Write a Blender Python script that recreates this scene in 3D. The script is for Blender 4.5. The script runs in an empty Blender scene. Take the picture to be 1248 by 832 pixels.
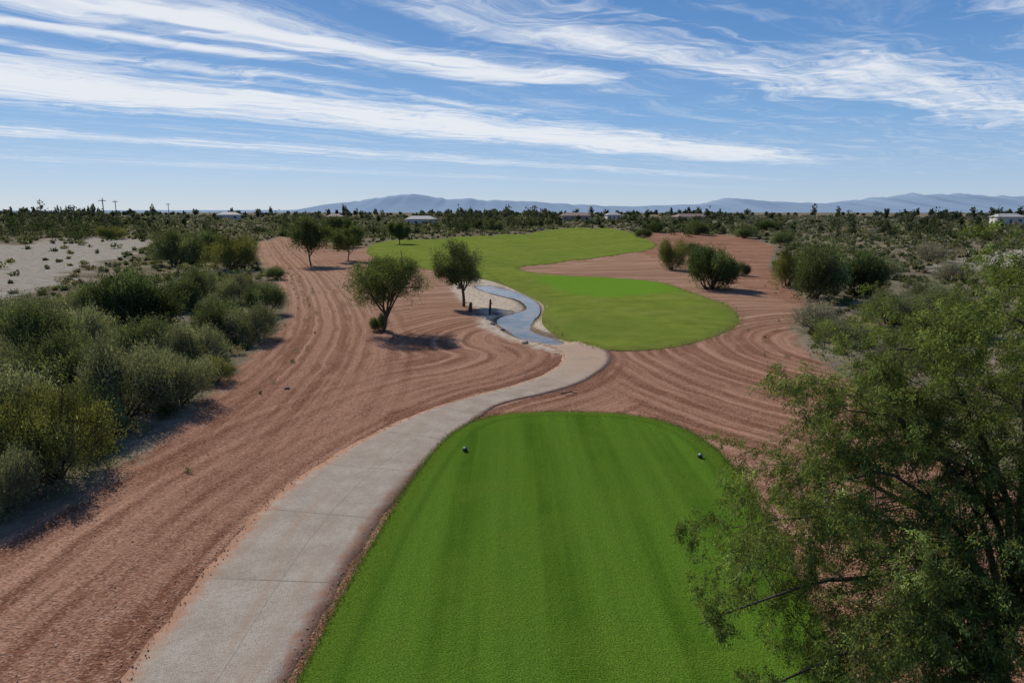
import bpy, math, numpy as np
from mathutils import Vector, geometry
rng=np.random.default_rng(7)
SC=bpy.context.scene
# ---------------- camera -------------
H0=8.0; F=832.0; PT=math.atan(158/832.0); cP,sP=math.cos(PT),math.sin(PT)
cam=bpy.data.objects.new("camera",bpy.data.cameras.new("camera")); SC.collection.objects.link(cam)
cam.location=(0,0,H0); cam.rotation_euler=(math.pi/2-PT,0,0); cam.data.lens=24; cam.data.sensor_width=36
cam.data.clip_end=30000; cam.data.clip_start=0.1; SC.camera=cam
def G(u,v):
    """survey: measured photo point -> ground plane metres"""
    a=(u-624)/F; b=(v-416)/F
    y=H0*(cP-b*sP)/(b*cP+sP); d=y*cP+H0*sP
    return (a*d,y)
def cr(pts,n=8,closed=False):
    pts=np.array(pts,float); out=[]; m=len(pts)
    rngi=range(m) if closed else range(m-1)
    for i in rngi:
        if closed: p0,p1,p2,p3=pts[(i-1)%m],pts[i],pts[(i+1)%m],pts[(i+2)%m]
        else: p0,p1,p2,p3=pts[max(i-1,0)],pts[i],pts[i+1],pts[min(i+2,m-1)]
        for k in range(n):
            t=k/n
            out.append(0.5*((2*p1)+(-p0+p2)*t+(2*p0-5*p1+4*p2-p3)*t*t+(-p0+3*p1-3*p2+p3)*t**3))
    if not closed: out.append(pts[-1])
    return np.array(out)
def sstep(a,b,x):
    t=np.clip((x-a)/(b-a),0,1); return t*t*(3-2*t)
def dline(P,L,closed=False):
    d=np.full(len(P),1e18); m=len(L)
    for i in range(m if closed else m-1):
        a=L[i]; b=L[(i+1)%m]; ab=b-a; q=P-a
        t=np.clip((q@ab)/max(ab@ab,1e-9),0,1)
        e=q-t[:,None]*ab; d=np.minimum(d,(e*e).sum(1))
    return np.sqrt(d)
def sdf(P,L):
    P=np.asarray(P,float); d=dline(P,L,True); ins=np.zeros(len(P),bool); m=len(L)
    for i in range(m):
        a=L[i]; b=L[(i+1)%m]
        if a[1]==b[1]: continue
        c=((a[1]>P[:,1])!=(b[1]>P[:,1]))&(P[:,0]<(b[0]-a[0])*(P[:,1]-a[1])/(b[1]-a[1])+a[0])
        ins^=c
    return np.where(ins,d,-d)
def gpoly(px,n=5):
    c=cr(px,n,True); return np.array([G(u,v) for u,v in c])
# ---------------- plan outlines -------------
tee=np.array([(-4.3,-8),(-4.25,-4),(-4.2,0),(-4.05,5),(-3.75,10),(-3.55,14),(-3.2,18),(-2.75,21.5),(-2.1,24.2),(-.9,26),(1,26.7),(3.2,26.7),(5,26.2),(6.3,24.8),(6.95,22.6),(7.0,19.5),(6.5,15),(5.8,10),(5.4,5),(5.2,0),(5.2,-8)])
tee=np.vstack([cr(tee,5)])
fair=gpoly([(690,414),(735,427),(790,427),(850,416),(888,402),(901,388),(890,375),(860,364),(830,352),(800,343),(740,338),(690,336),(645,331),(634,325),(680,320),(740,312),(785,306),(800,298),(775,285),(740,279),(680,281),(600,288),(530,291),(470,293),(448,302),(455,315),(500,325),(560,335),(600,343),(640,357),(662,370),(660,385),(664,400)])
green=gpoly([(655,341),(700,337),(770,339),(812,346),(832,355),(800,360),(740,362),(690,356)])
water=gpoly([(678,419),(636,411),(612,398),(606,387),(626,380),(642,374),(632,364),(612,359),(590,353),(580,347.5),(600,347),(633,356),(654,367),(658,379),(650,389),(647,398),(666,406),(694,414)])
bank=gpoly([(725,436),(660,426),(600,406),(584,392),(582,376),(562,364),(552,346),(590,337),(645,353),(668,368),(668,385),(676,400),(725,416)])
gravel=np.array([(-30,-20),(-24,5)]+[G(*p) for p in [(0,655),(90,610),(170,555),(240,500),(300,440),(345,395),(352,365),(330,335),(312,308),(316,294),(345,290),(400,297),(450,300),(600,290),(790,284),(830,283),(900,287),(945,300),(935,325),(960,345),(985,372),(965,395),(975,420),(1010,450),(1050,480),(1110,540)]]+[(17,14),(22,5),(22,-20)])
sand=gpoly([(-150,430),(0,378),(60,352),(110,325),(190,298),(150,289),(60,291),(20,300),(-150,310)],4)
sand2=gpoly([(1130,330),(1190,312),(1260,306),(1400,310),(1400,330),(1250,330)],4)
Lp=[(145,832),(215,740),(290,650),(350,592),(430,541),(500,507),(560,487),(620,470),(662,455),(684,440),(680,429),(662,421),(648,415)]
Rp=[(348,832),(398,740),(442,665),(488,602),(535,552),(572,518),(610,493),(660,480),(705,466),(738,447),(743,432),(718,418),(684,411)]
PL=cr([(-6.6,-10),(-6.65,0),(-6.7,6)]+[G(*p) for p in Lp],10); PR=cr([(-4.5,-10),(-4.4,0),(-4.3,6)]+[G(*p) for p in Rp],10)
path_poly=np.vstack([PL,PR[::-1]])
track=cr([(-13,-10),(-13,8)]+[G(*p) for p in [(150,640),(300,520),(385,430),(398,380),(375,335),(345,305),(335,292)]],8)
arcC=np.array(G(1090,425))
# ---------------- height -------------
def hgt(x,y):
    r=np.hypot(x,y)
    a=.10*np.sin(x*.21+1)*np.sin(y*.17)+.05*np.sin(x*.45+y*.31)
    a=a*sstep(20,45,r)*(1+3*sstep(90,300,r))
    far=.5*np.sin(x*.031+2)*np.sin(y*.027+.5)+.35*np.sin(x*.083+y*.04)
    a=a+far*sstep(120,320,r)
    a=a+4.5*sstep(260,700,r)*(1-sstep(1500,3000,r))
    P=np.stack([x,y],1); m=(y>30)&(y<95)&(np.abs(x)<25)
    if m.any():
        s=np.zeros(len(x)); s[m]=sstep(-1.2,.9,sdf(P[m],water)); a=a-.38*s
    return a
def hz1(x,y): return float(hgt(np.array([float(x)]),np.array([float(y)]))[0])
# ---------------- node helpers -------------
def nn(nt,t,**k):
    n=nt.nodes.new(t)
    for a,b in k.items(): setattr(n,a,b)
    return n
def si(nt,n,i,v):
    if v is None: return
    if isinstance(v,bpy.types.NodeSocket): nt.links.new(v,n.inputs[i])
    else: n.inputs[i].default_value=v
def ma(nt,op,a,b=None,c=None,clamp=False):
    n=nn(nt,'ShaderNodeMath',operation=op,use_clamp=clamp); si(nt,n,0,a); si(nt,n,1,b); si(nt,n,2,c); return n.outputs[0]
def mx(nt,f,a,b,bt='MIX'):
    n=nn(nt,'ShaderNodeMix',data_type='RGBA',blend_type=bt); si(nt,n,0,f)
    for i,v in ((6,a),(7,b)):
        if isinstance(v,tuple) and len(v)==3: v=v+(1,)
        si(nt,n,i,v)
    return n.outputs[2]
def no(nt,vec,scale,detail=3,rough=.55,dist=0):
    n=nn(nt,'ShaderNodeTexNoise'); si(nt,n,'Vector',vec); n.inputs['Scale'].default_value=scale
    n.inputs['Detail'].default_value=detail; n.inputs['Roughness'].default_value=rough; n.inputs['Distortion'].default_value=dist
    return n.outputs[0]
def at(nt,name): return nn(nt,'ShaderNodeAttribute',attribute_name=name).outputs['Fac']
def ss(nt,x,a,b,lo=0.,hi=1.):
    n=nn(nt,'ShaderNodeMapRange',interpolation_type='SMOOTHSTEP'); si(nt,n,0,x); si(nt,n,1,a); si(nt,n,2,b); si(nt,n,3,lo); si(nt,n,4,hi); return n.outputs[0]
def comb(nt,x,y,z=0.):
    n=nn(nt,'ShaderNodeCombineXYZ'); si(nt,n,0,x); si(nt,n,1,y); si(nt,n,2,z); return n.outputs[0]
def sep(nt,v):
    n=nn(nt,'ShaderNodeSeparateXYZ'); si(nt,n,0,v); return n.outputs
def mat(name,rough=.9,spec=.2):
    m=bpy.data.materials.new(name); m.use_nodes=True; nt=m.node_tree; b=nt.nodes['Principled BSDF']
    b.inputs['Roughness'].default_value=rough; b.inputs['Specular IOR Level'].default_value=spec
    return m,nt,b
def pos(nt): return nn(nt,'ShaderNodeNewGeometry').outputs['Position']
def bump(nt,b,h,st,d):
    n=nn(nt,'ShaderNodeBump'); n.inputs['Strength'].default_value=st; n.inputs['Distance'].default_value=d
    si(nt,n,'Height',h); nt.links.new(n.outputs[0],b.inputs['Normal'])
def simple(name,c,rough=.8,spec=.3,var=.15,scale=8):
    m,nt,b=mat(name,rough,spec); p=pos(nt); f=no(nt,p,scale,4)
    col=mx(nt,f,tuple(x*(1-var) for x in c),tuple(min(1,x*(1+var)) for x in c)); nt.links.new(col,b.inputs['Base Color']); return m
# ground material
def ground_mat():
    m,nt,b=mat("desert_ground",.95,.0); p=pos(nt)
    n1=no(nt,p,.9,4); n2=no(nt,p,.12,3); fine=no(nt,p,13,3,.75); mid=no(nt,p,2.6,4,.65); wlow=no(nt,p,.35,1)
    wx=ma(nt,'MULTIPLY',ma(nt,'SUBTRACT',wlow,.5),.3)
    def streak(name,k):
        r=ma(nt,'ADD',at(nt,name),wx); q=comb(nt,ma(nt,'MULTIPLY',r,k),ma(nt,'MULTIPLY',n2,1.6),0.)
        s=no(nt,q,1.0,4,.66)
        w=ma(nt,'MULTIPLY',ma(nt,'SINE',ma(nt,'MULTIPLY',r,8.)),ma(nt,'MULTIPLY',n1,mid))
        return ma(nt,'MULTIPLY_ADD',w,.20,s)
    s1=streak('rk_path',1.15); s2=streak('rk_track',1.4); s3=streak('rk_arc',1.1)
    def mf(f,a,c2):
        return ma(nt,'ADD',ma(nt,'MULTIPLY',a,ma(nt,'SUBTRACT',1.,f)),ma(nt,'MULTIPLY',c2,f))
    s=mf(at(nt,'w_track'),s1,s2); s=mf(at(nt,'w_arc'),s,s3)
    sf=ss(nt,s,.38,.70)
    g=mx(nt,sf,(.175,.079,.048),(.44,.250,.170))
    g=mx(nt,ss(nt,mid,.4,.75,0.,.4),g,(.265,.127,.080))
    vo=nn(nt,'ShaderNodeTexVoronoi'); si(nt,vo,'Vector',p); vo.inputs['Scale'].default_value=20
    pc=sep(nt,vo.outputs['Color'])[0]
    g=mx(nt,ss(nt,pc,.6,1.,0.,.45),g,(.48,.32,.23)); g=mx(nt,ss(nt,pc,.0,.35,.5,0.),g,(.085,.042,.028))
    g=mx(nt,ss(nt,wlow,.5,.75,0.,.35),g,(.37,.215,.145))
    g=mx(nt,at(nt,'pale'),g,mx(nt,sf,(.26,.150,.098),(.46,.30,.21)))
    d=mx(nt,ss(nt,n2,.35,.65),(.17,.135,.095),(.28,.23,.165)); d=mx(nt,ss(nt,mid,.45,.7,0.,.6),d,(.12,.105,.065))
    d=mx(nt,ss(nt,n1,.42,.62,0.,.65),d,(.10,.105,.06))
    sd=mx(nt,mid,(.27,.235,.19),(.43,.39,.33)); sd=mx(nt,ss(nt,n1,.48,.64,0.,.7),sd,(.20,.18,.13))
    jit=ma(nt,'MULTIPLY',ma(nt,'SUBTRACT',n1,.5),3.0)
    gm=ss(nt,ma(nt,'ADD',at(nt,'sd_gravel'),jit),-.5,.5)
    sm=ss(nt,ma(nt,'ADD',at(nt,'sd_sand'),ma(nt,'MULTIPLY',ma(nt,'ADD',jit,ma(nt,'MULTIPLY',ma(nt,'SUBTRACT',n2,.5),9.)),1.5)),-1.5,1.5)
    bm=ss(nt,ma(nt,'ADD',at(nt,'sd_bank'),ma(nt,'MULTIPLY',jit,.8)),-.6,.4)
    c=mx(nt,gm,d,g); c=mx(nt,sm,c,sd); c=mx(nt,bm,c,mx(nt,ss(nt,mid,.3,.6),(.33,.24,.165),(.56,.48,.38)))
    wet=ss(nt,at(nt,'sd_water'),-.5,-.1); c=mx(nt,ma(nt,'MULTIPLY',wet,.8),c,(.13,.09,.06))
    c=mx(nt,ss(nt,fine,.3,.7,0.,.4),c,mx(nt,1.,c,(.5,.46,.45),'MULTIPLY'))
    nt.links.new(c,b.inputs['Base Color'])
    bump(nt,b,ma(nt,'ADD',ma(nt,'MULTIPLY',fine,.8),ma(nt,'MULTIPLY',vo.outputs['Distance'],.5)),.9,.06); return m
def grass_mat(name,kind):
    m,nt,b=mat(name,.9,.0); p=pos(nt); x,y,z=sep(nt,p)
    f1=no(nt,p,30,2,.75); f2=no(nt,p,8,4,.7); f3=no(nt,p,.5,4,.6)
    if kind=='tee':
        st=no(nt,comb(nt,ma(nt,'MULTIPLY',x,1.8),ma(nt,'MULTIPLY',y,.05)),1.,3)
        blk=ss(nt,ma(nt,'SINE',ma(nt,'MULTIPLY',ma(nt,'ADD',ma(nt,'MULTIPLY_ADD',y,.03,x),ma(nt,'MULTIPLY',f3,.2)),2.9)),-.5,.5)
        c=mx(nt,ss(nt,st,.32,.70),(.060,.124,.014),(.094,.182,.022)); c=mx(nt,ma(nt,'MULTIPLY',blk,.36),c,(.120,.220,.030))
        c=mx(nt,ss(nt,f3,.40,.65,0.,.5),c,(.098,.170,.020))
        c=mx(nt,ss(nt,no(nt,p,1.7,4,.7),.5,.72,0.,.45),c,(.110,.165,.026))
        e=ss(nt,ma(nt,'ADD',at(nt,'sd'),ma(nt,'MULTIPLY',ma(nt,'SUBTRACT',f3,.5),.5)),.15,.9)
        c=mx(nt,e,(.085,.145,.018),c)
        c=mx(nt,ss(nt,at(nt,'sd'),.0,.10,.6,0.),c,(.13,.10,.05))
        ring=ss(nt,ma(nt,'ABSOLUTE',ma(nt,'SUBTRACT',ma(nt,'ADD',at(nt,'sd'),ma(nt,'MULTIPLY',f3,.2)),.85)),.02,.18,.4,0.)
        c=mx(nt,ring,c,(.045,.100,.012))
        bs,bd=.9,.04
    else:
        c=mx(nt,ss(nt,f3,.35,.65),(.140,.180,.034),(.195,.235,.046))
        st=ss(nt,ma(nt,'SINE',ma(nt,'MULTIPLY',ma(nt,'ADD',x,ma(nt,'MULTIPLY',y,.25)),.9)),-.5,.5)
        c=mx(nt,ma(nt,'MULTIPLY',st,.22),c,(.20,.25,.05))
        c=mx(nt,ss(nt,no(nt,p,.06,3),.42,.62,0.,.6),c,(.135,.185,.036))
        c=mx(nt,ss(nt,no(nt,p,.16,4,.6),.50,.68,0.,.6),c,(.215,.22,.068))
        c=mx(nt,ss(nt,ma(nt,'ADD',at(nt,'sd'),ma(nt,'MULTIPLY',f3,1.)),.3,1.8,.8,0.),c,(.16,.17,.05))
        c=mx(nt,ma(nt,'MULTIPLY',ss(nt,ma(nt,'ADD',at(nt,'sd_green'),ma(nt,'MULTIPLY',ma(nt,'SUBTRACT',f3,.5),3.)),-1.,1.2),.85),c,(.130,.255,.028))
        bs,bd=.7,.05
    c=mx(nt,ss(nt,f1,.3,.7),mx(nt,1.,c,(.42,.50,.42),'MULTIPLY'),mx(nt,1.,c,(1.4,1.32,1.2),'MULTIPLY'))
    c=mx(nt,ss(nt,f2,.35,.7,0.,.4),c,mx(nt,1.,c,(.68,.74,.68),'MULTIPLY'))
    nt.links.new(c,b.inputs['Base Color']); bump(nt,b,ma(nt,'ADD',f1,f2),bs,bd); return m
def path_mat():
    m,nt,b=mat("worn_concrete",.95,.0); p=pos(nt); pv=at(nt,'pv'); pu=at(nt,'pu')
    n1=no(nt,p,1.1,5,.65); n2=no(nt,p,9,4,.7); fine=no(nt,p,36,2,.8)
    k=ma(nt,'DIVIDE',pv,3.4); wn=nn(nt,'ShaderNodeTexWhiteNoise',noise_dimensions='1D'); si(nt,wn,'W',ma(nt,'FLOOR',k))
    c=mx(nt,ss(nt,n1,.3,.7),(.29,.24,.19),(.43,.375,.31)); c=mx(nt,ma(nt,'MULTIPLY',wn.outputs[0],.4),c,(.44,.40,.345))
    c=mx(nt,ss(nt,n2,.4,.75,0.,.5),c,(.25,.195,.145)); c=mx(nt,ss(nt,fine,.35,.75,0.,.75),c,(.17,.13,.10))
    stn=no(nt,comb(nt,ma(nt,'MULTIPLY',pu,9.),ma(nt,'MULTIPLY',pv,.12)),1.,4,.6)
    c=mx(nt,ss(nt,stn,.48,.72,0.,.55),c,(.31,.22,.155))
    j=ma(nt,'ABSOLUTE',ma(nt,'SUBTRACT',ma(nt,'FRACT',k),.5)); j=ss(nt,ma(nt,'ADD',j,ma(nt,'MULTIPLY',ma(nt,'SUBTRACT',n2,.5),.006)),.492,.497)
    l=ss(nt,ma(nt,'ABSOLUTE',ma(nt,'SUBTRACT',ma(nt,'ADD',pu,ma(nt,'MULTIPLY',n1,.03)),.60)),.002,.006,.4,0.)
    jj=ma(nt,'MULTIPLY',ma(nt,'MAXIMUM',ma(nt,'MULTIPLY',j,.6),l),ss(nt,n1,.3,.5,.3,1.))
    c=mx(nt,jj,c,(.13,.10,.08))
    e=ma(nt,'MULTIPLY',ma(nt,'ABSOLUTE',ma(nt,'SUBTRACT',pu,.5)),2.); e=ma(nt,'ADD',e,ma(nt,'MULTIPLY',ma(nt,'SUBTRACT',no(nt,p,2.6,5,.7),.5),.7))
    c=mx(nt,ss(nt,e,.70,.98,0.,.95),c,mx(nt,n2,(.22,.115,.075),(.40,.235,.16)))
    c=mx(nt,ma(nt,'MULTIPLY',ss(nt,pv,40.,50.),ss(nt,n1,.3,.55,.25,.85)),c,(.38,.27,.19))
    nt.links.new(c,b.inputs['Base Color']); bump(nt,b,ma(nt,'ADD',n2,fine),.6,.02); return m
def foliage_mat():
    m=bpy.data.materials.new("foliage"); m.use_nodes=True; nt=m.node_tree; nt.nodes.clear()
    c=nn(nt,'ShaderNodeAttribute',attribute_name='Col').outputs['Color']
    d=nn(nt,'ShaderNodeBsdfDiffuse'); t=nn(nt,'ShaderNodeBsdfTranslucent')
    nt.links.new(c,d.inputs[0]); nt.links.new(mx(nt,1.,c,(1.2,1.15,.65),'MULTIPLY'),t.inputs[0])
    a=nn(nt,'ShaderNodeMixShader'); a.inputs[0].default_value=.34; nt.links.new(d.outputs[0],a.inputs[1]); nt.links.new(t.outputs[0],a.inputs[2])
    o=nn(nt,'ShaderNodeOutputMaterial'); nt.links.new(a.outputs[0],o.inputs[0]); return m
FOL=foliage_mat(); BARK=simple("bark",(.095,.072,.052),.95,.1,.4,12); BARKG=simple("palo_verde_bark",(.075,.065,.042),.9,.1,.4,10)
# ---------------- mesh helpers -------------
def qmesh(name,V,Q,mats,mi=None,col=None,attrs=None,smooth=False,obj=True):
    V=np.asarray(V,np.float32); Q=np.asarray(Q,np.int32); k=Q.shape[1]
    me=bpy.data.meshes.new(name); me.vertices.add(len(V)); me.vertices.foreach_set('co',V.ravel())
    me.loops.add(Q.size); me.loops.foreach_set('vertex_index',Q.ravel())
    me.polygons.add(len(Q)); me.polygons.foreach_set('loop_start',np.arange(0,Q.size,k,dtype=np.int32))
    if mi is not None: me.polygons.foreach_set('material_index',np.asarray(mi,np.int32))
    if smooth: me.polygons.foreach_set('use_smooth',np.ones(len(Q),bool))
    for mm in mats: me.materials.append(mm)
    if col is not None:
        a=me.color_attributes.new('Col','FLOAT_COLOR','POINT'); c=np.ones((len(V),4),np.float32); c[:,:3]=col; a.data.foreach_set('color',c.ravel())
    for n,v in (attrs or {}).items():
        a=me.attributes.new(n,'FLOAT','POINT'); a.data.foreach_set('value',np.asarray(v,np.float32))
    me.update(calc_edges=True)
    if not obj: return me
    return mkobj(name,me)
def mkobj(name,me,loc=(0,0,0),rot=0,sc=(1,1,1),parent=None):
    o=bpy.data.objects.new(name,me); SC.collection.objects.link(o); o.location=loc; o.rotation_euler=(0,0,rot); o.scale=sc
    if parent: o.parent=parent
    return o
def nrm(a): return a/np.maximum(np.linalg.norm(a,axis=-1,keepdims=True),1e-9)
def leaves(P,D,L,W):
    n=len(P); D=nrm(D); S=nrm(np.cross(D,rng.normal(size=(n,3))))
    L=np.broadcast_to(L,(n,))[:,None]; W=np.broadcast_to(W,(n,))[:,None]
    V=np.stack([P-D*L/2,P+S*W/2,P+D*L/2,P-S*W/2],1).reshape(-1,3)
    return V,np.arange(4*n).reshape(-1,4)
def tubes(polys,k=5):
    Vs=[];Qs=[];o=0; an=np.arange(k)*2*np.pi/k; ca=np.cos(an)[None,:,None]; sa=np.sin(an)[None,:,None]
    for pts,r0,r1 in polys:
        pts=np.asarray(pts); n=len(pts); T=nrm(np.gradient(pts,axis=0)); ref=np.array([.31,.95,.05]) if abs(T[0][2])>.6 else np.array([.05,.1,1.])
        A=nrm(np.cross(T,ref)); B=np.cross(T,A); r=np.linspace(r0,r1,n)[:,None,None]
        V=pts[:,None,:]+r*(A[:,None,:]*ca+B[:,None,:]*sa); Vs.append(V.reshape(-1,3))
        i=np.arange(n-1)[:,None]*k; j=np.arange(k)[None,:]; j2=(j+1)%k
        Qs.append(np.stack([i+j,i+j2,i+k+j2,i+k+j],-1).reshape(-1,4)+o); o+=n*k
    return np.vstack(Vs),np.vstack(Qs)
def plant(name,polys,LV,LQ,LC,bark,k=5,obj=True):
    TV,TQ=tubes(polys,k); V=np.vstack([TV,LV]); Q=np.vstack([TQ,LQ+len(TV)])
    mi=np.r_[np.zeros(len(TQ),int),np.ones(len(LQ),int)]; C=np.vstack([np.full((len(TV),3),.1),LC])
    return qmesh(name,V,Q,[bark,FOL],mi,C,obj=obj)
def colvar(base,n,v=.28,rep=4):
    f=np.exp(rng.normal(0,v,n))[:,None]; h=rng.normal(0,.12,n)[:,None]
    c=np.array(base)[None,:]*f*(1+h*np.array([[1.,.2,-1.]])); return np.repeat(np.clip(c,.005,.6),rep,0)
# ---------------- ground sheet -------------
rr=1.5*1.021**np.arange(0,412); rr=rr[rr<8000]; rr=np.r_[rr,8200.]
an=np.r_[np.linspace(-58,58,760),np.linspace(58,302,150)[1:-1]]*math.pi/180
R,A=np.meshgrid(rr,an,indexing='ij'); X=(R*np.sin(A)).ravel(); Y=(R*np.cos(A)).ravel()
X=np.r_[0,X];Y=np.r_[0,Y]; P2=np.stack([X,Y],1); na=len(an); nr=len(rr)
Z=hgt(X,Y)
near=(np.hypot(X,Y)<650)
def sdn(poly):
    o=np.full(len(X),-500.); o[near]=sdf(P2[near],poly); return o
st_,sf_,sp_,sg_,ssand,ssand2,sb_,sw_=[sdn(q) for q in (tee,fair,path_poly,gravel,sand,sand2,bank,water)]
Z=Z-.22*sstep(.25,1.2,np.maximum(np.maximum(st_,sf_),-9))-.06*sstep(.1,.6,sp_)
Z=Z+np.where((sg_>0)&(sp_<-.5)&(st_<-.5)&(sf_<-.5),.035*np.sin(X*.9+np.sin(Y*.4)*2)*np.sin(Y*.6),0)
midp=(PL+PR)/2
rkp=np.full(len(X),0.);rkp[near]=dline(P2[near],midp); rkt=np.zeros(len(X)); rkt[near]=dline(P2[near],track)
rka=np.hypot(X-arcC[0],(Y-arcC[1])*.8)
wt=(1-sstep(2.5,7,rkt))*sstep(8,40,Y)*near; wa=sstep(4,7,X-.05*(Y-30))
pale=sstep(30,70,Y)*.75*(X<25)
i=np.arange(nr-1)[:,None]*na; j=np.arange(na)[None,:]; j2=(j+1)%na
Q=(np.stack([i+j,i+na+j,i+na+j2,i+j2],-1).reshape(-1,4)+1)[:,::-1]
gm=ground_mat()
fan=np.array([[0,1+a,1+(a+1)%na,1+(a+2)%na] for a in range(0,na-1,2)])[:,::-1]
qmesh("ground",np.stack([X,Y,Z],1),np.vstack([Q,fan]),[gm],attrs=dict(pale=pale,sd_gravel=sg_,sd_water=sw_,sd_sand=np.maximum(ssand,ssand2),sd_bank=sb_,rk_path=rkp,rk_track=rkt,rk_arc=rka,w_track=wt,w_arc=wa),smooth=True)
# ---------------- sheets -------------
def sheet(name,poly,dz,mat_,spacing,extra=None):
    nb=len(poly)
    x0,y0=poly.min(0);x1,y1=poly.max(0); pts=[]; y=y0
    while y<y1:
        s=spacing(y); xs=np.arange(x0,x1,s)+rng.uniform(0,s*.3); pts.append(np.stack([xs,np.full(len(xs),y)],1)); y+=s
    pts=np.vstack(pts); sd=sdf(pts,poly); ok=sd>np.array([spacing(v) for v in pts[:,1]])*.35; pts=pts[ok]
    allp=[Vector(p) for p in np.vstack([poly,pts])]
    v2,_,f2,_,_,_=geometry.delaunay_2d_cdt(allp,[],[list(range(nb))],1,1e-4)
    v2=np.array([(v.x,v.y) for v in v2]); tri=np.array([f[:3] for f in f2])
    a,b,c=v2[tri[:,0]],v2[tri[:,1]],v2[tri[:,2]]
    cr_=(b[:,0]-a[:,0])*(c[:,1]-a[:,1])-(b[:,1]-a[:,1])*(c[:,0]-a[:,0]); tri[cr_<0]=tri[cr_<0][:,::-1]
    sd=sdf(v2,poly); z=hgt(v2[:,0],v2[:,1]); z=z+dz*(.25+.75*sstep(0,.35,sd))
    V=np.c_[v2,z]; d=dict(sd=sd)
    if extra: d.update({k:f(v2) for k,f in extra.items()})
    return qmesh(name,V,tri,[mat_],attrs=d,smooth=True)
sheet("tee_box_grass",tee,.10,grass_mat("tee_turf",'tee'),lambda y:.45)
sheet("fairway_grass",fair,.07,grass_mat("fairway_turf",'fair'),lambda y:max(.7,.016*y),extra=dict(sd_green=lambda v:sdf(v,green)))
# cart path ribbon
nc=9; tt=np.linspace(0,1,nc)
seg=np.r_[0,np.cumsum(np.linalg.norm(np.diff(midp,axis=0),axis=1))]
Rb=PL[:,None,:]*(1-tt)[None,:,None]+PR[:,None,:]*tt[None,:,None]
jit=(np.sin(seg*2.3)+np.sin(seg*5.1+1))*.03; Rb[:,0,0]+=jit; Rb[:,-1,0]+=jit[::-1]
n=len(PL); V=np.zeros((n,nc,3)); V[:,:,:2]=Rb; V[:,:,2]=hgt(Rb[:,:,0].ravel(),Rb[:,:,1].ravel()).reshape(n,nc)+.03
V[:,0,2]-=.02;V[:,-1,2]-=.02
V=np.concatenate([V[:,:1]-[0.03,0,.2],V,V[:,-1:]+[0.03,0,-.2]],1); nc2=nc+2
pu=np.broadcast_to(np.r_[0,tt,1],(n,nc2)).ravel(); pv=np.repeat(seg,nc2)
i=np.arange(n-1)[:,None]*nc2; j=np.arange(nc2-1)[None,:]
Q=np.stack([i+j,i+j+1,i+nc2+j+1,i+nc2+j],-1).reshape(-1,4)
qmesh("cart_path",V.reshape(-1,3),Q,[path_mat()],attrs=dict(pu=pu,pv=pv),smooth=False)
# stream
wm,nt,b=mat("stream_water",.10,.5); p=pos(nt); nt.links.new(mx(nt,ss(nt,no(nt,p,.6,3),.38,.6),(.045,.055,.055),(.17,.125,.085)),b.inputs['Base Color']); b.inputs['IOR'].default_value=1.33
bump(nt,b,no(nt,p,3.5,3),.35,.05)
me=bpy.data.meshes.new("stream")
v2,_,f2,_,_,_=geometry.delaunay_2d_cdt([Vector(p) for p in water],[],[list(range(len(water)))],1,1e-4)
me.from_pydata([(v.x,v.y,-.16) for v in v2],[],[f if ((v2[f[1]]-v2[f[0]]).cross(v2[f[2]]-v2[f[0]])>0) else f[::-1] for f in f2]); me.materials.append(wm); mkobj("stream",me)
# ---------------- grass fringe -------------
def along(poly,n):
    s=np.r_[0,np.cumsum(np.linalg.norm(np.diff(poly,axis=0),axis=1))]; t=rng.uniform(0,s[-1],n)
    return np.stack([np.interp(t,s,poly[:,0]),np.interp(t,s,poly[:,1])],1)
def fringe(name,poly,n,L,base,spread,zo):
    q=along(np.vstack([poly,poly[:1]]),n)+rng.normal(0,spread,(n,2)); z=hgt(q[:,0],q[:,1])+zo
    D=np.c_[rng.normal(0,.5,(n,2)),np.ones(n)]; ll=L*rng.uniform(.5,1.3,n)
    V,Qq=leaves(np.c_[q,z+ll*.35],D,ll,ll*.22); qmesh(name,V,Qq,[FOL],col=colvar(base,n,.25))
fringe("tee_edge_grass",tee,24000,.06,(.095,.155,.022),.08,.04)
fringe("fairway_edge_grass",fair[:110],12000,.15,(.16,.19,.05),.25,.03)
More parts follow.
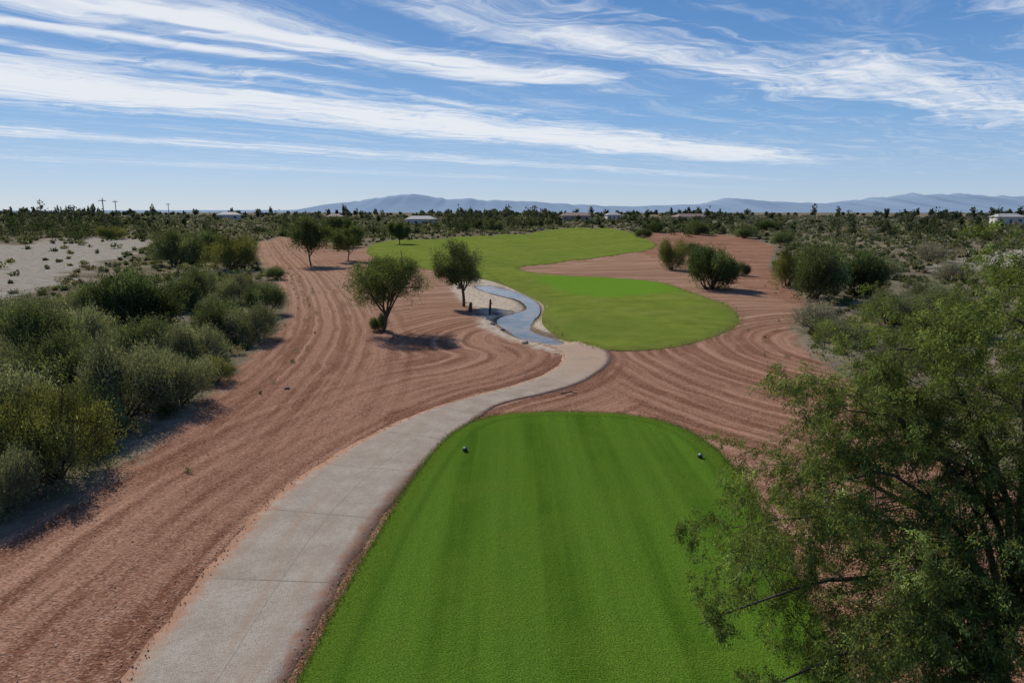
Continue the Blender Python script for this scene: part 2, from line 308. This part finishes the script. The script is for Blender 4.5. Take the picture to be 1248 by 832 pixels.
# ---------------- trees -------------
def grow(S,p,d,L,r,l):
    n=S['seg'][l]; st=L/n; pts=[p]; ds=[]
    for _ in range(n):
        d=d+rng.normal(0,S['wig'][l],3)+np.array([0,0,S['trop'][l]]); d=d/np.linalg.norm(d)
        q=p+d*st
        if S.get('env') is not None:
            c,e=S['env']; w=(q-c)/e
            if w@w>1: 
                if l<2: d=d-.5*nrm((q-c)/e)*1.0; d=d/np.linalg.norm(d); q=p+d*st
                else: break
        if q[2]<S.get('zmin',.3) and l>0: break
        p=q; pts.append(p); ds.append(d)
    if len(pts)<2: return
    r1=r*S['tap'][l]; S['polys'].append((np.array(pts),r,r1))
    if l==S['max']: S['tips'].append(np.array(pts)); return
    spawn(S,pts,ds,L,r,r1,l)
def spawn(S,pts,ds,L,r,r1,l):
    m=len(pts)-1; nch=S['nch'][l]
    for c in range(nch):
        t=S['t0'][l]+(1-S['t0'][l])*(c+rng.uniform(0,1))/nch; k=min(int(t*m),m-1); f=t*m-k
        q=pts[k]*(1-f)+pts[k+1]*f; dd=ds[k]; a=math.radians(rng.uniform(*S['ang'][l])); pr=nrm(np.cross(dd,rng.normal(size=3)))
        if l==0: az=2*math.pi*(c+rng.uniform(-.3,.3))/nch; pr=np.array([math.cos(az),math.sin(az),0.])
        cd=nrm(dd*math.cos(a)+pr*math.sin(a)); rc=(r+(r1-r)*t)*S['rr'][l]
        grow(S,q,cd,L*S['lr'][l]*rng.uniform(.75,1.2)*(1-.25*t*(l>0)),rc,l+1)
def tree(name,base,Ht,Rc,col,leafL,leafW,nl,lean=(0,0),bark=BARK,seed=0,dens=(6,6,6),spread=.12,trunkf=.3,thick=.02,droop=0.,clear=.3,env=None):
    global rng
    rng=np.random.default_rng(seed); b=np.array([0,0,-.15])
    S=dict(polys=[],tips=[],max=3,seg=[4,6,5,4],wig=[.10,.16,.2,.25],trop=[.05,.07-droop*.5,.02-droop,-.02-droop],tap=[.7,.3,.3,.4],
      nch=list(dens),t0=[.55,.25,.15],ang=[(25,62),(30,70),(30,75)],rr=[.62,.55,.55],lr=[Rc*1.15/(Ht*trunkf),.5,.55],zmin=clear*Ht*.7)
    S['env']=(np.array([lean[0]*Ht*.35,lean[1]*Ht*.35,Ht*(.5+clear*.5)]),np.array([Rc,Rc,Ht*(.5-clear*.5)*1.02])) if env is None else env
    grow(S,b,nrm(np.array([lean[0],lean[1],1.])),Ht*trunkf+.15,Ht*thick,0)
    tips=S['tips']; T=np.array([t[-1] for t in tips]); T0=np.array([t[0] for t in tips])
    idx=rng.integers(0,len(tips),nl); f=rng.uniform(0,1.1,nl)[:,None]
    P=T0[idx]*(1-f)+T[idx]*f+rng.normal(0,spread,(nl,3)); D=nrm(T[idx]-T0[idx])*.7+rng.normal(0,.6,(nl,3)); D[:,2]-=droop
    tipf=np.exp(rng.normal(0,.22,len(tips)))[idx]
    LV,LQ=leaves(P,D,leafL*rng.uniform(.6,1.3,nl),leafW*rng.uniform(.7,1.3,nl)); LC=colvar(col,nl,.22)*np.repeat(tipf,4)[:,None]
    o=plant(name,S['polys'],LV,LQ,LC,bark,5); o.location=(base[0],base[1],hz1(*base)); return o
def pxm(v):
    y=G(624,v)[1]; return (y*cP+H0*sP)/F
tree("mesquite_tree",G(466,402),5.0,3.5,(.125,.155,.05),.13,.045,30000,lean=(.42,0),seed=3,clear=.30,spread=.18,thick=.028,dens=(9,10,6))
tree("mesquite_tree",G(565,373),7.3,2.6,(.115,.14,.06),.15,.055,23000,lean=(-.02,0),seed=17,clear=.22,spread=.2,trunkf=.30,dens=(9,8,6))
tree("mesquite_tree",G(379,323),7.4,3.9,(.085,.108,.042),.25,.10,15000,seed=8,clear=.26,spread=.3,dens=(8,8,6))
tree("mesquite_tree",G(424,318),5.4,3.6,(.10,.125,.048),.25,.10,12000,seed=9,clear=.22,spread=.3,lean=(.2,0))
tree("mesquite_tree",G(411,301),6.8,4.8,(.08,.10,.042),.35,.15,10000,seed=10,clear=.2,spread=.4)
tree("mesquite_tree",G(487,296),7.2,2.7,(.085,.115,.042),.35,.15,9000,seed=11,clear=.15,spread=.35)
# foreground palo verde: limbs arching from a short forked trunk
rng=np.random.default_rng(21)
S=dict(polys=[],tips=[],max=4,seg=[5,9,8,7,5],wig=[.10,.12,.16,.18,.2],trop=[.02,.0,-.05,-.11,-.16],tap=[.75,.25,.25,.3,.4],
  nch=[9,12,8,4],t0=[.3,.18,.12,.1],ang=[(20,68),(25,70),(25,65),(20,60)],rr=[.55,.40,.5,.55],lr=[2.5,.32,.55,.5],
  env=(np.array([.25,.2,3.4]),np.array([5.6,5.0,4.5])),zmin=.3)
trunk=np.array([(0,0,-.2),(.03,.02,.4),(-.03,.05,.95),(.05,.02,1.5),(.1,.05,2.2)]); S['polys'].append((trunk,.19,.12))
for tg in [(-5.1,-.6,1.9),(-4.3,.9,2.7),(-4.8,-1.3,1.0),(-2.9,.5,4.8),(-3.1,-1.8,3.0),(-1.8,1.5,5.6),(-1.0,-.5,6.4),(-3.0,2.6,3.2),(.3,.6,7.0),(1.6,-1,6.8),(2.8,1,6.9),(4,-1,4.8),(2,-3,4.0),(-1,-3.0,2.8),(-.2,3.4,5.2),(3,3,5),(-2.3,-2.6,1.5),(4.6,1,2.8),(-3.3,-.2,3.9),(.1,-2.2,5.0),(-2.0,.2,4.1),(-1.5,-1.2,2.0),(.7,1.5,6.1),(-3.6,-.8,.8),(1.2,-2.2,2.2)]:
    tg=np.array(tg,float); k=rng.uniform(.15,1.); p0=trunk[1]*(1-k)+trunk[4]*k; c1=p0+np.array([tg[0]*.18,tg[1]*.18,(tg[2]-p0[2])*.55+.9]); c2=p0+np.array([tg[0]*.65,tg[1]*.65,(tg[2]-p0[2])*.98+.7])
    ts=np.linspace(0,1,13)[:,None]; pts=(1-ts)**3*p0+3*(1-ts)**2*ts*c1+3*(1-ts)*ts*ts*c2+ts**3*tg+rng.normal(0,.05,(13,3))*np.sin(np.pi*ts)
    L=np.linalg.norm(np.diff(pts,axis=0),axis=1).sum(); r=.020+.008*L; S['polys'].append((pts,r,.008)); spawn(S,list(pts),list(nrm(np.diff(pts,axis=0))),max(L,3.2),r,.008,1)
tips=S['tips']
T=np.array([t[-1] for t in tips]);T0=np.array([t[0] for t in tips])
nl=480000; idx=rng.integers(0,len(tips),nl); f=rng.uniform(0,1.15,nl)[:,None]; ax=nrm(T[idx]-T0[idx])
P=T0[idx]*(1-f)+T[idx]*f+rng.normal(0,.040,(nl,3)); D=ax*.6+rng.normal(0,.45,(nl,3)); D[:,2]-=.2
LV,LQ=leaves(P,D,.066*rng.uniform(.6,1.3,nl),.015*rng.uniform(.7,1.4,nl)); LC=colvar((.140,.175,.050),nl,.2)*np.repeat(np.exp(rng.normal(0,.32,len(tips)))[idx],4)[:,None]
o=plant("palo_verde_tree",S['polys'],LV,LQ,LC,BARKG,5); o.location=(7.9,9.9,0)
# ---------------- bushes -------------
def bush_mesh(name,seed,ns,lpS,lL,lW,col,h=1.1,sp=.26,nl=16):
    global rng
    rng=np.random.default_rng(seed); az=rng.uniform(0,6.28,nl); rad=np.sqrt(rng.uniform(0,1,nl))*.66; c=np.c_[rad*np.cos(az),rad*np.sin(az),(.22+.42*rng.uniform(0,1,nl)*(1.15-rad))*h]
    lr=rng.uniform(.24,.42,nl)
    k=rng.integers(0,nl,ns); d=nrm(rng.normal(size=(ns,3))+np.array([0,0,.25])); b=c[k]+d*lr[k][:,None]*rng.uniform(.35,.95,ns)[:,None]; b[:,2]=np.abs(b[:,2])
    out=nrm(b-np.array([0,0,.05])*1.0); dr=nrm(out+d*.4+np.array([0,0,.45])+rng.normal(0,.25,(ns,3))); L=sp*rng.uniform(.4,1.2,ns)
    t=rng.uniform(0,1,(ns,lpS)); P=b[:,None]+dr[:,None]*(L[:,None]*t)[:,:,None]+rng.normal(0,.018,(ns,lpS,3))
    D=dr[:,None]*.8+rng.normal(0,.55,(ns,lpS,3)); P=P.reshape(-1,3);D=D.reshape(-1,3); n=len(P)
    LV,LQ=leaves(P,D,lL*rng.uniform(.6,1.4,n),lW*rng.uniform(.6,1.4,n)); tf=np.exp(rng.normal(0,.28,nl))[k]*np.exp(rng.normal(0,.22,ns))
    LC=colvar(col,n,.18)*np.repeat(tf,lpS*4)[:,None]
    polys=[]
    for q in range(nl):
        p0=np.array([rng.normal(0,.08),rng.normal(0,.08),-.05]); m=(p0+c[q])/2+rng.normal(0,.06,3); polys.append((np.array([p0,m,c[q],c[q]+nrm(c[q])*lr[q]*.9]),.022,.004))
    for q in rng.integers(0,ns,400): polys.append((np.array([b[q]-dr[q]*.12,b[q],b[q]+dr[q]*L[q]*.9]),.004,.0015))
    return plant(name,polys,LV,LQ,LC,BARK,4,obj=False)
GREY=(.175,.188,.110); OL=(.155,.165,.055); DK=(.070,.095,.038); MG=(.115,.14,.062); SG=(.23,.22,.17)
BM={ 'g':[bush_mesh("shrub_g%d"%i,100+i,3600,8,.042,.011,GREY) for i in range(3)],
 'o':[bush_mesh("shrub_o%d"%i,110+i,3600,8,.042,.012,OL) for i in range(2)],
 'd':[bush_mesh("shrub_d%d"%i,120+i,3600,8,.045,.017,DK,sp=.2) for i in range(2)],
 'm':[bush_mesh("shrub_m%d"%i,130+i,3600,8,.042,.013,MG) for i in range(2)],
 's':[bush_mesh("shrub_s%d"%i,140+i,1500,7,.05,.012,SG,sp=.34) for i in range(1)]}
cnt=0
def shrub(u,vb,w,hpx,k,name="shrub"):
    global cnt
    cnt+=1; x,y=G(u,vb); R=w*pxm(vb)/2*.92; y+=R*.55; hh=hpx*pxm(vb)*1.02
    m=BM[k][cnt%len(BM[k])]
    mkobj(name,m,(x,y,hz1(x,y)-.03),(cnt*2.39)%6.28,(R,R,hh/1.12))
for a in [(40,600,175,140,'o'),(-40,560,190,150,'g'),(130,520,150,118,'g'),(50,505,150,105,'m'),(205,500,110,78,'g'),(150,408,150,84,'d'),(75,440,120,75,'g'),(20,450,130,90,'m'),(170,455,120,72,'m'),
  (225,455,105,66,'g'),(250,415,100,58,'m'),(300,418,90,52,'g'),(320,385,60,46,'m'),(225,378,85,55,'m'),(285,372,70,42,'g'),(110,395,90,54,'g'),(-30,430,130,80,'g'),(255,470,60,36,'o'),(90,545,110,80,'m'),
  (205,325,78,50,'m'),(275,330,84,50,'o'),(240,318,80,40,'d'),(335,342,38,18,'m'),(131,290,40,18,'o'),(312,362,36,20,'g'),(20,400,110,50,'g'),(-90,500,170,120,'g'),(180,480,90,60,'g'),(-30,640,120,110,'g'),(-90,610,150,150,'m'),(15,560,110,105,'o'),
  (462,402,32,24,'m'),
  (873,355,84,64,'d'),(822,330,42,44,'o'),(905,338,26,20,'m'),(850,318,50,24,'m'),(1000,366,104,80,'m'),(1055,362,90,66,'d'),(965,350,56,56,'o'),(1003,408,78,42,'s'),(1040,420,80,40,'g'),(1095,400,90,50,'g'),
  (1150,385,90,46,'g'),(1200,420,100,60,'m'),(1120,450,90,50,'g'),(1080,340,60,30,'g'),(1170,345,60,30,'s'),(910,292,36,18,'m'),(960,300,40,20,'m'),(940,282,40,14,'d'),(785,290,26,14,'m'),(800,284,30,16,'d'),(850,288,40,20,'m'),
  (600,284,30,20,'m'),(585,282,26,16,'d'),(1230,350,60,30,'g'),(1140,320,50,24,'s')]: shrub(*a)
# ---------------- scrub scatter (one object) -------------
rng=np.random.default_rng(55)
def lobed(C,R,Hh,n,ls,col,name,upr=.3,lw=.5):
    N=len(C); nlb=6; lc=rng.normal(size=(N,nlb,3)); lc=nrm(lc)*rng.uniform(.1,.62,(N,nlb,1)); lc[:,:,2]=np.abs(lc[:,:,2])*.9+.25
    idx=np.repeat(np.arange(N),n); m=len(idx); lb=rng.integers(0,nlb,m); d=nrm(rng.normal(size=(m,3)))
    q=lc[idx,lb]+d*rng.uniform(.18,.46,m)[:,None]; q[:,2]=np.abs(q[:,2])
    P=C[idx]+q*np.stack([R[idx],R[idx],Hh[idx]/1.15],1); D=nrm(q)+rng.normal(0,.6,(m,3)); D[:,2]+=upr; L=ls[idx]*rng.uniform(.6,1.4,m)
    V,Qq=leaves(P,D,L,L*lw); lt=np.exp(rng.normal(0,.2,(N,nlb)))[idx,lb]
    Cc=np.repeat(np.clip(col[idx]*lt[:,None]*np.exp(rng.normal(0,.2,m))[:,None],.01,.5),4,0)
    qmesh(name,V,Qq,[FOL],col=Cc)
n=19000; r=22+560*rng.uniform(0,1,n)**1.1; a=rng.uniform(-60,60,n)*math.pi/180; x=r*np.sin(a);y=r*np.cos(a); q=np.stack([x,y],1)
ok=(sdf(q,gravel)<-.8)&(sdf(q,fair)<-1)&(sdf(q,tee)<-1); inS=(sdf(q,sand)>0)|(sdf(q,sand2)>0); ok&=(~inS)|(rng.uniform(0,1,n)<.10); ok&=~((x>3)&(x<16)&(y<18))
x,y,r=x[ok],y[ok],r[ok]; n=len(x); R=rng.uniform(.35,1.05,n)*(1+1.1*(rng.uniform(0,1,n)<.2)*sstep(60,160,r)+sstep(100,400,r)*.9)
pal=np.array([GREY,GREY,SG,MG,OL,DK,(.22,.19,.125),(.12,.13,.075)])*.85; col=pal[rng.integers(0,len(pal),n)]
hz=sstep(80,600,r)[:,None]*.40; col=col*(1-hz)+np.array([.20,.205,.185])*hz  # aerial haze painted into the scrub colour, stronger with distance
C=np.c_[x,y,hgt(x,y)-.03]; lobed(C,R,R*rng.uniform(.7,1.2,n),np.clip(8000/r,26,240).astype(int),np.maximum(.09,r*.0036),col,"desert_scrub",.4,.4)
n=900; x=rng.uniform(-35,30,n); y=rng.uniform(20,110,n); q=np.stack([x,y],1); g=sdf(q,gravel); ok=(g>-1)&(g<3.0)&(sdf(q,fair)<-.4)&(sdf(q,path_poly)<-.4)&(sdf(q,water)<-.5); x,y=x[ok],y[ok]; n=len(x)
R=rng.uniform(.12,.38,n); lobed(np.c_[x,y,hgt(x,y)],R,R*1.1,np.full(n,60),np.full(n,.09),pal[rng.integers(0,5,n)],"dry_weeds",.6,.25)
# distant trees
n=2100; r=rng.uniform(220,760,n); a=rng.uniform(-58,58,n)*math.pi/180; x=r*np.sin(a);y=r*np.cos(a); q=np.stack([x,y],1)
tn=np.sin(a*9+1)*.6+np.sin(a*23+2)*.7+np.sin(a*51)*.5+1.3*np.exp(-((a+.08)/.13)**2)+1.2*np.exp(-((a+.58)/.10)**2)
ok=(sdf(q,fair)<-6)&(rng.uniform(-1.6,1.6,n)<tn+.7); x,y,r,tn=x[ok],y[ok],r[ok],tn[ok]; n=len(x)
Hh=rng.uniform(1.8,5.2,n)+7.0*(rng.uniform(0,1,n)<.15)*rng.uniform(.2,1,n)+np.clip(tn,0,2.6)*1.2; R=Hh*rng.uniform(.4,.85,n); R=np.where(Hh>8,Hh*rng.uniform(.22,.42,n),R)
hz=sstep(230,900,r)[:,None]*.5; col=np.array([(.042,.056,.028),(.055,.070,.036),(.075,.082,.045)])[rng.integers(0,3,n)]*(1-hz)+np.array([.11,.13,.14])*hz  # farther trees get bluish air haze mixed into their leaf colour
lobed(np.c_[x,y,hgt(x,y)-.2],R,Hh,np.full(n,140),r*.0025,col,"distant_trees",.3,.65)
# ---------------- hills -------------
prof=[(-900,256),(-300,257),(370,256),(400,250),(450,243),(505,238),(540,242),(575,244),(640,246),(700,249),(760,251),(830,250),(862,247),(885,241),(920,243),(965,248),(1020,246),(1060,241),(1100,236),(1150,238),(1200,240),(1260,239),(1400,235),(1700,243),(2200,250)]
prof=np.array(prof,float); D0=7000.
uu=np.linspace(-900,2200,900); hv=(258-np.interp(uu,prof[:,0],prof[:,1]))/F*D0
def n1(u,s,sd): 
    g=np.random.default_rng(sd).normal(size=4000); return np.interp(u/s+1000,np.arange(4000),g)
hv=np.maximum(hv,0)*(1+.055*n1(uu,18,1)+.04*n1(uu,6,2)); rows=[]; xs=(uu-624)/F*D0
for k,(dy,f) in enumerate([(-1800,-.1),(-1300,.12),(-900,.3),(-560,.55),(-280,.78),(0,1.),(350,.6),(900,-.1)]):
    rg=(n1(uu,9,3+k)*.3+n1(uu,30,30)*.5)*.12*f*(1-abs(f-.5)) ; rows.append(np.c_[xs,np.full(900,D0)+dy+n1(uu,20,40)*80,hv*(f+(rg if k!=5 else 0))+8*f])
V=np.stack(rows,0).reshape(-1,3); i=np.arange(7)[:,None]*900; j=np.arange(899)[None,:]
hm,nt,b=mat("hazy_rock",1,.0); p=pos(nt); nt.links.new(mx(nt,no(nt,p,.004,4),(.20,.275,.375),(.25,.325,.42)),b.inputs['Base Color'])  # blue aerial haze is put into the base colour of the hills
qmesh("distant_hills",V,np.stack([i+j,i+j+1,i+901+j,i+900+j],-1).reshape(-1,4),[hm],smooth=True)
# ---------------- houses -------------
WH=simple("stucco_white",(.50,.48,.45)); TN=simple("stucco_tan",(.36,.29,.23)); RT=simple("roof_tile",(.24,.16,.13)); RW=simple("roof_light",(.36,.35,.33)); GL=simple("window_glass",(.04,.05,.06),.1,.5); DR=simple("door_paint",(.15,.09,.06))
def box(name,x0,x1,y0,y1,z0,z1,m,par):
    V=[(x,y,z) for z in (z0,z1) for x,y in ((x0,y0),(x1,y0),(x1,y1),(x0,y1))]
    me=bpy.data.meshes.new(name); me.from_pydata(V,[],[(3,2,1,0),(4,5,6,7),(0,1,5,4),(1,2,6,5),(2,3,7,6),(3,0,4,7)]); me.materials.append(m); return mkobj(name,me,parent=par)
def house(u,dist,w,d,h,wall,roof,rot):
    x=(u-624)/F*dist; e=mkobj("house",None,(x,dist,hz1(x,dist)),rot)
    box("walls",-w/2,w/2,-d/2,d/2,0,h,wall,e)
    me=bpy.data.meshes.new("roof"); o=.6; V=[(-w/2-o,-d/2-o,h+.003),(w/2+o,-d/2-o,h+.003),(w/2+o,d/2+o,h+.003),(-w/2-o,d/2+o,h+.003),(-w/2+d*.3,0,h+d*.2),(w/2-d*.3,0,h+d*.2)]
    me.from_pydata(V,[],[(0,1,5,4),(1,2,5),(2,3,4,5),(3,0,4),(3,2,1,0)]); me.materials.append(roof); mkobj("roof",me,parent=e)
    k=max(3,int(w/4))
    for i in range(k):
        cx=-w/2+w*(i+.5)/k
        if i==k//2: box("door",cx-.5,cx+.5,-d/2-.05,-d/2+.02,0.02,2.1,DR,e)
        else: box("window_%d"%i,cx-.8,cx+.8,-d/2-.05,-d/2+.02,1,2.2,GL,e)
for a in [(285,460,13,9,3.2,WH,RW,.2),(515,400,16,9,3.4,WH,RW,-.1),(412,420,9,8,3.0,TN,RT,.1),(700,450,18,10,3.4,TN,RT,0),(838,470,22,10,3.2,TN,RT,.2),(1218,340,12,8,3.4,WH,RW,-.2),(745,500,10,8,3.4,WH,RW,.1)]: house(*a)
WD=simple("pole_wood",(.13,.09,.065))
for u,dd,hh in [(135,220,12.5),(150,290,12.5),(60,320,12),(213,360,12),(560,460,11)]:
    x=(u-624)/F*dd; e=mkobj("utility_pole",None,(x,dd,hz1(x,dd)))
    V,Qq=tubes([(np.array([[0,0,-.3],[0,0,hh/2],[0,0,hh]]),.2,.13)],8); o=qmesh("post",V,Qq,[WD]); o.parent=e
    o=box("crossarm",-1.2,1.2,-.2,-.14,hh-.9,hh-.72,WD,e)
    for k in (-1,-.4,.4,1): 
        V,Qq=tubes([(np.array([[k,-.17,hh-.72],[k,-.17,hh-.5]]),.05,.04)],6); o=qmesh("insulator",V,Qq,[GL]); o.parent=e
# ---------------- small things -------------
rng=np.random.default_rng(77)
n=9000; y=8+45*rng.uniform(0,1,n)**1.4; x=rng.uniform(-1,1,n)*(6+y*.6); q=np.stack([x,y],1)
q=np.vstack([q,along(PL,1500)+rng.normal(0,.18,(1500,2)),along(PR,2000)+rng.normal(0,.12,(2000,2))])
ok=(sdf(q,gravel)>0)&(sdf(q,tee)<-.02)&(sdf(q,path_poly)<.22)&(sdf(q,fair)<-.2)&(sdf(q,water)<-.3)&(q[:,1]>6); q=q[ok]; n=len(q)
s=.008+.016*rng.uniform(0,1,n)**3+ .0002*q[:,1]; cube=np.array([(a,b,c) for c in (-1,1) for a,b in ((-1,-1),(1,-1),(1,1),(-1,1))],float)*.62
V=cube[None]*s[:,None,None]*rng.uniform(.6,1.3,(n,8,3)); th=rng.uniform(0,6.28,n); c,s2=np.cos(th)[:,None],np.sin(th)[:,None]
V=np.stack([V[:,:,0]*c-V[:,:,1]*s2,V[:,:,0]*s2+V[:,:,1]*c,V[:,:,2]*.7],2)+np.c_[q,hgt(q[:,0],q[:,1])+.012+.02*(sdf(q,path_poly)>0)][:,None,:]
Qc=np.array([(3,2,1,0),(4,5,6,7),(0,1,5,4),(1,2,6,5),(2,3,7,6),(3,0,4,7)]); Q=(Qc[None]+8*np.arange(n)[:,None,None]).reshape(-1,4)
sm,nt,b=mat("stone",.95,.1); nt.links.new(nn(nt,'ShaderNodeAttribute',attribute_name='Col').outputs['Color'],b.inputs['Base Color'])
sc=np.array([(.34,.19,.13),(.42,.29,.21),(.26,.14,.09),(.32,.17,.11)])[rng.integers(0,4,n)]
qmesh("gravel_stones",V.reshape(-1,3),Q,[sm],col=np.repeat(sc,8,0))
RK=simple("rock_surface",(.27,.2,.16),.95,.1,.35,5)
import bmesh
def rock(u,v,s):
    bm=bmesh.new(); bmesh.ops.create_icosphere(bm,subdivisions=3,radius=1)
    ph=rng.uniform(0,6,6)
    for w in bm.verts:
        c=w.co; f=1+.18*math.sin(2.3*c.x+ph[0])*math.sin(2.9*c.y+ph[1])+.12*math.sin(5*c.z+ph[2]+3*c.x)+.05*math.sin(11*c.y+ph[3]+7*c.x); w.co=c*f
        w.co.z*=.6
    me=bpy.data.meshes.new("rock"); bm.to_mesh(me); bm.free(); me.materials.append(RK); x,y=G(u,v); mkobj("rock",me,(x,y,hz1(x,y)+s*.15),rng.uniform(0,6),(s,s*.8,s))
for a in [(585,384,.35),(604,382,.3),(612,402,.22),(560,352,.3),(600,396,.25),(640,420,.2),(350,474,.12),(640,455,.1)]: rock(*a)
for u,v,h,r in [(573,380,.75,.14),(597,383,1.2,.09)]:
    x,y=G(u,v)
    V,Qq=tubes([(np.array([[0,0,-.1],[.02,0,h*.5],[.06,.02,h]]),r*1.2,r*.8),(np.array([[0.03,0,h*.6],[.2,.05,h*.8]]),r*.5,r*.2),(np.array([[.06,.02,h],[.06,.02,h+.01]]),r*.8,.005)],9); o=qmesh("tree_stump",V,Qq,[BARK]); o.location=(x,y,hz1(x,y))
x,y=G(697,479); V,Qq=tubes([(np.array([[-.5,0,.03],[-.1,.06,.08],[.25,.0,.05]]),.03,.02),(np.array([[-.1,.06,.07],[.1,.3,.14]]),.02,.008),(np.array([[-.3,.02,.05],[-.35,-.2,.1]]),.015,.006)],6); o=qmesh("fallen_branch",V,Qq,[BARK]); o.location=(x,y,hz1(x,y))
TMK=simple("marker_plastic",(.03,.03,.035),.35,.5); BALL=simple("ball_white",(.8,.8,.8),.4,.5,.02)
for u,v in [(567,553),(853,561)]:
    x,y=G(u,v); e=mkobj("tee_marker",None,(x,y,.10))
    bm=bmesh.new(); bmesh.ops.create_uvsphere(bm,u_segments=20,v_segments=12,radius=.085)
    for w in bm.verts: w.co.z=max(w.co.z,-.05)*.95+.055
    me=bpy.data.meshes.new("dome"); bm.to_mesh(me); bm.free(); me.materials.append(TMK); me.shade_smooth(); mkobj("dome",me,parent=e)
    V,Qq=tubes([(np.array([[0,0,-.12],[0,0,.02]]),.008,.012)],6); o=qmesh("spike",V,Qq,[TMK]); o.parent=e
    bm=bmesh.new(); bmesh.ops.create_uvsphere(bm,u_segments=16,v_segments=10,radius=.035); me=bpy.data.meshes.new("cap"); bm.to_mesh(me); bm.free(); me.materials.append(BALL); me.shade_smooth(); mkobj("cap",me,(-.02,-.03,.125),parent=e)
# ---------------- light -------------
EL=math.radians(38); AZ=math.radians(-33)
sd=Vector((math.sin(AZ)*math.cos(EL),math.cos(AZ)*math.cos(EL),math.sin(EL)))
sun=bpy.data.lights.new("sun",'SUN'); sun.energy=5.0; sun.angle=math.radians(.5); sun.color=(1,.94,.83); so=bpy.data.objects.new("sun",sun); SC.collection.objects.link(so); so.rotation_euler=(-sd).to_track_quat('-Z','Y').to_euler(); so.location=(-20,30,40)
W=bpy.data.worlds.new("sky"); SC.world=W; W.use_nodes=True; nt=W.node_tree; nt.nodes.clear()
W.cycles.sampling_method='NONE'
sk=nn(nt,'ShaderNodeTexSky',sky_type='NISHITA',sun_disc=False,sun_elevation=EL,sun_rotation=AZ,altitude=300,air_density=1.0,dust_density=.3,ozone_density=3.0)
dirv=nn(nt,'ShaderNodeTexCoord').outputs['Generated']; dx,dy,dz=sep(nt,dirv)
zz=ma(nt,'MAXIMUM',dz,.012); px=ma(nt,'DIVIDE',dx,zz); py=ma(nt,'DIVIDE',dy,zz)
th=math.radians(42); c_,s_=math.cos(th),math.sin(th)
s=ma(nt,'ADD',ma(nt,'MULTIPLY',px,c_),ma(nt,'MULTIPLY',py,s_)); t=ma(nt,'ADD',ma(nt,'MULTIPLY',px,-s_),ma(nt,'MULTIPLY',py,c_))
pl=comb(nt,s,t)
w1=ma(nt,'SUBTRACT',no(nt,pl,.45,2),.5); w2=ma(nt,'SUBTRACT',no(nt,comb(nt,t,s,3.3),1.1,3),.5)
s2=ma(nt,'ADD',s,ma(nt,'MULTIPLY',w2,2.1)); t2=ma(nt,'ADD',t,ma(nt,'ADD',ma(nt,'MULTIPLY',w1,1.1),ma(nt,'MULTIPLY',w2,.4)))
fib=no(nt,comb(nt,ma(nt,'MULTIPLY',s2,.5),ma(nt,'MULTIPLY',t2,3.0)),1.,6,.64,.3)
fib2=no(nt,comb(nt,ma(nt,'ADD',ma(nt,'MULTIPLY',s2,1.7),ma(nt,'MULTIPLY',t2,1.6)),ma(nt,'MULTIPLY',t2,1.8),5.),1.5,5,.62,.9)
def band(t0,w,s0,s1,sw,amp):
    g=ma(nt,'DIVIDE',ma(nt,'SUBTRACT',t2,t0),w); g=ma(nt,'EXPONENT',ma(nt,'MULTIPLY',ma(nt,'MULTIPLY',g,g),-1.))
    m=ma(nt,'MULTIPLY',ss(nt,s2,s0-sw,s0+sw),ss(nt,s2,s1-sw,s1+sw,1.,0.)); return ma(nt,'MULTIPLY',ma(nt,'MULTIPLY',g,m),amp)
bs=[band(6.75,1.15,-4,14,3,1.25),band(3.95,.45,.3,4.4,.6,1.15),band(4.6,.16,-.8,2.6,.6,.9),band(2.75,.55,2.2,6.6,1.,.8),band(2.1,.6,4.4,10,1.,.85),band(5.3,.28,0.,6,1.5,.55),band(11.,1.,-4,22,4,.7),band(16.,1.3,0,34,6,.6),band(.8,.5,3,9,1.5,.6)]
B=bs[0]
for q in bs[1:]: B=ma(nt,'MAXIMUM',B,q)
tex=ma(nt,'ADD',ma(nt,'MULTIPLY',fib,.55),ma(nt,'MULTIPLY',fib2,.45))
den=ma(nt,'ADD',ma(nt,'MULTIPLY',B,.62),ma(nt,'MULTIPLY',ma(nt,'SUBTRACT',tex,.5),2.2)); den=ss(nt,den,.04,.80)
den=ma(nt,'MULTIPLY',den,ss(nt,B,.0,.35)); veil=ma(nt,'MULTIPLY',ss(nt,tex,.46,.68),.30)
den=ma(nt,'MAXIMUM',den,veil); den=ma(nt,'MULTIPLY',den,ss(nt,dz,.01,.09)); den=ma(nt,'MULTIPLY',den,.95)
hzc=nn(nt,'ShaderNodeValToRGB'); nt.links.new(dz,hzc.inputs[0]); e=hzc.color_ramp.elements
e[0].position=0.; e[0].color=(.50,.62,.76,1); e[1].position=.9; e[1].color=(.035,.11,.34,1)
for p_,c_2 in ((.05,(.36,.53,.78,1)),(.12,(.20,.40,.72,1)),(.22,(.105,.275,.60,1)),(.33,(.062,.195,.49,1))):
    k=e.new(p_); k.color=c_2
skc=mx(nt,.80,mx(nt,1.,sk.outputs[0],(.085,.085,.085),'MULTIPLY'),hzc.outputs[0])
b1=nn(nt,'ShaderNodeBackground'); nt.links.new(mx(nt,den,skc,(.82,.85,.90)),b1.inputs[0]); b1.inputs[1].default_value=1.
ow=nn(nt,'ShaderNodeOutputWorld'); nt.links.new(b1.outputs[0],ow.inputs[0])
SC.view_settings.view_transform='Standard'; SC.view_settings.look='None'; SC.view_settings.exposure=0
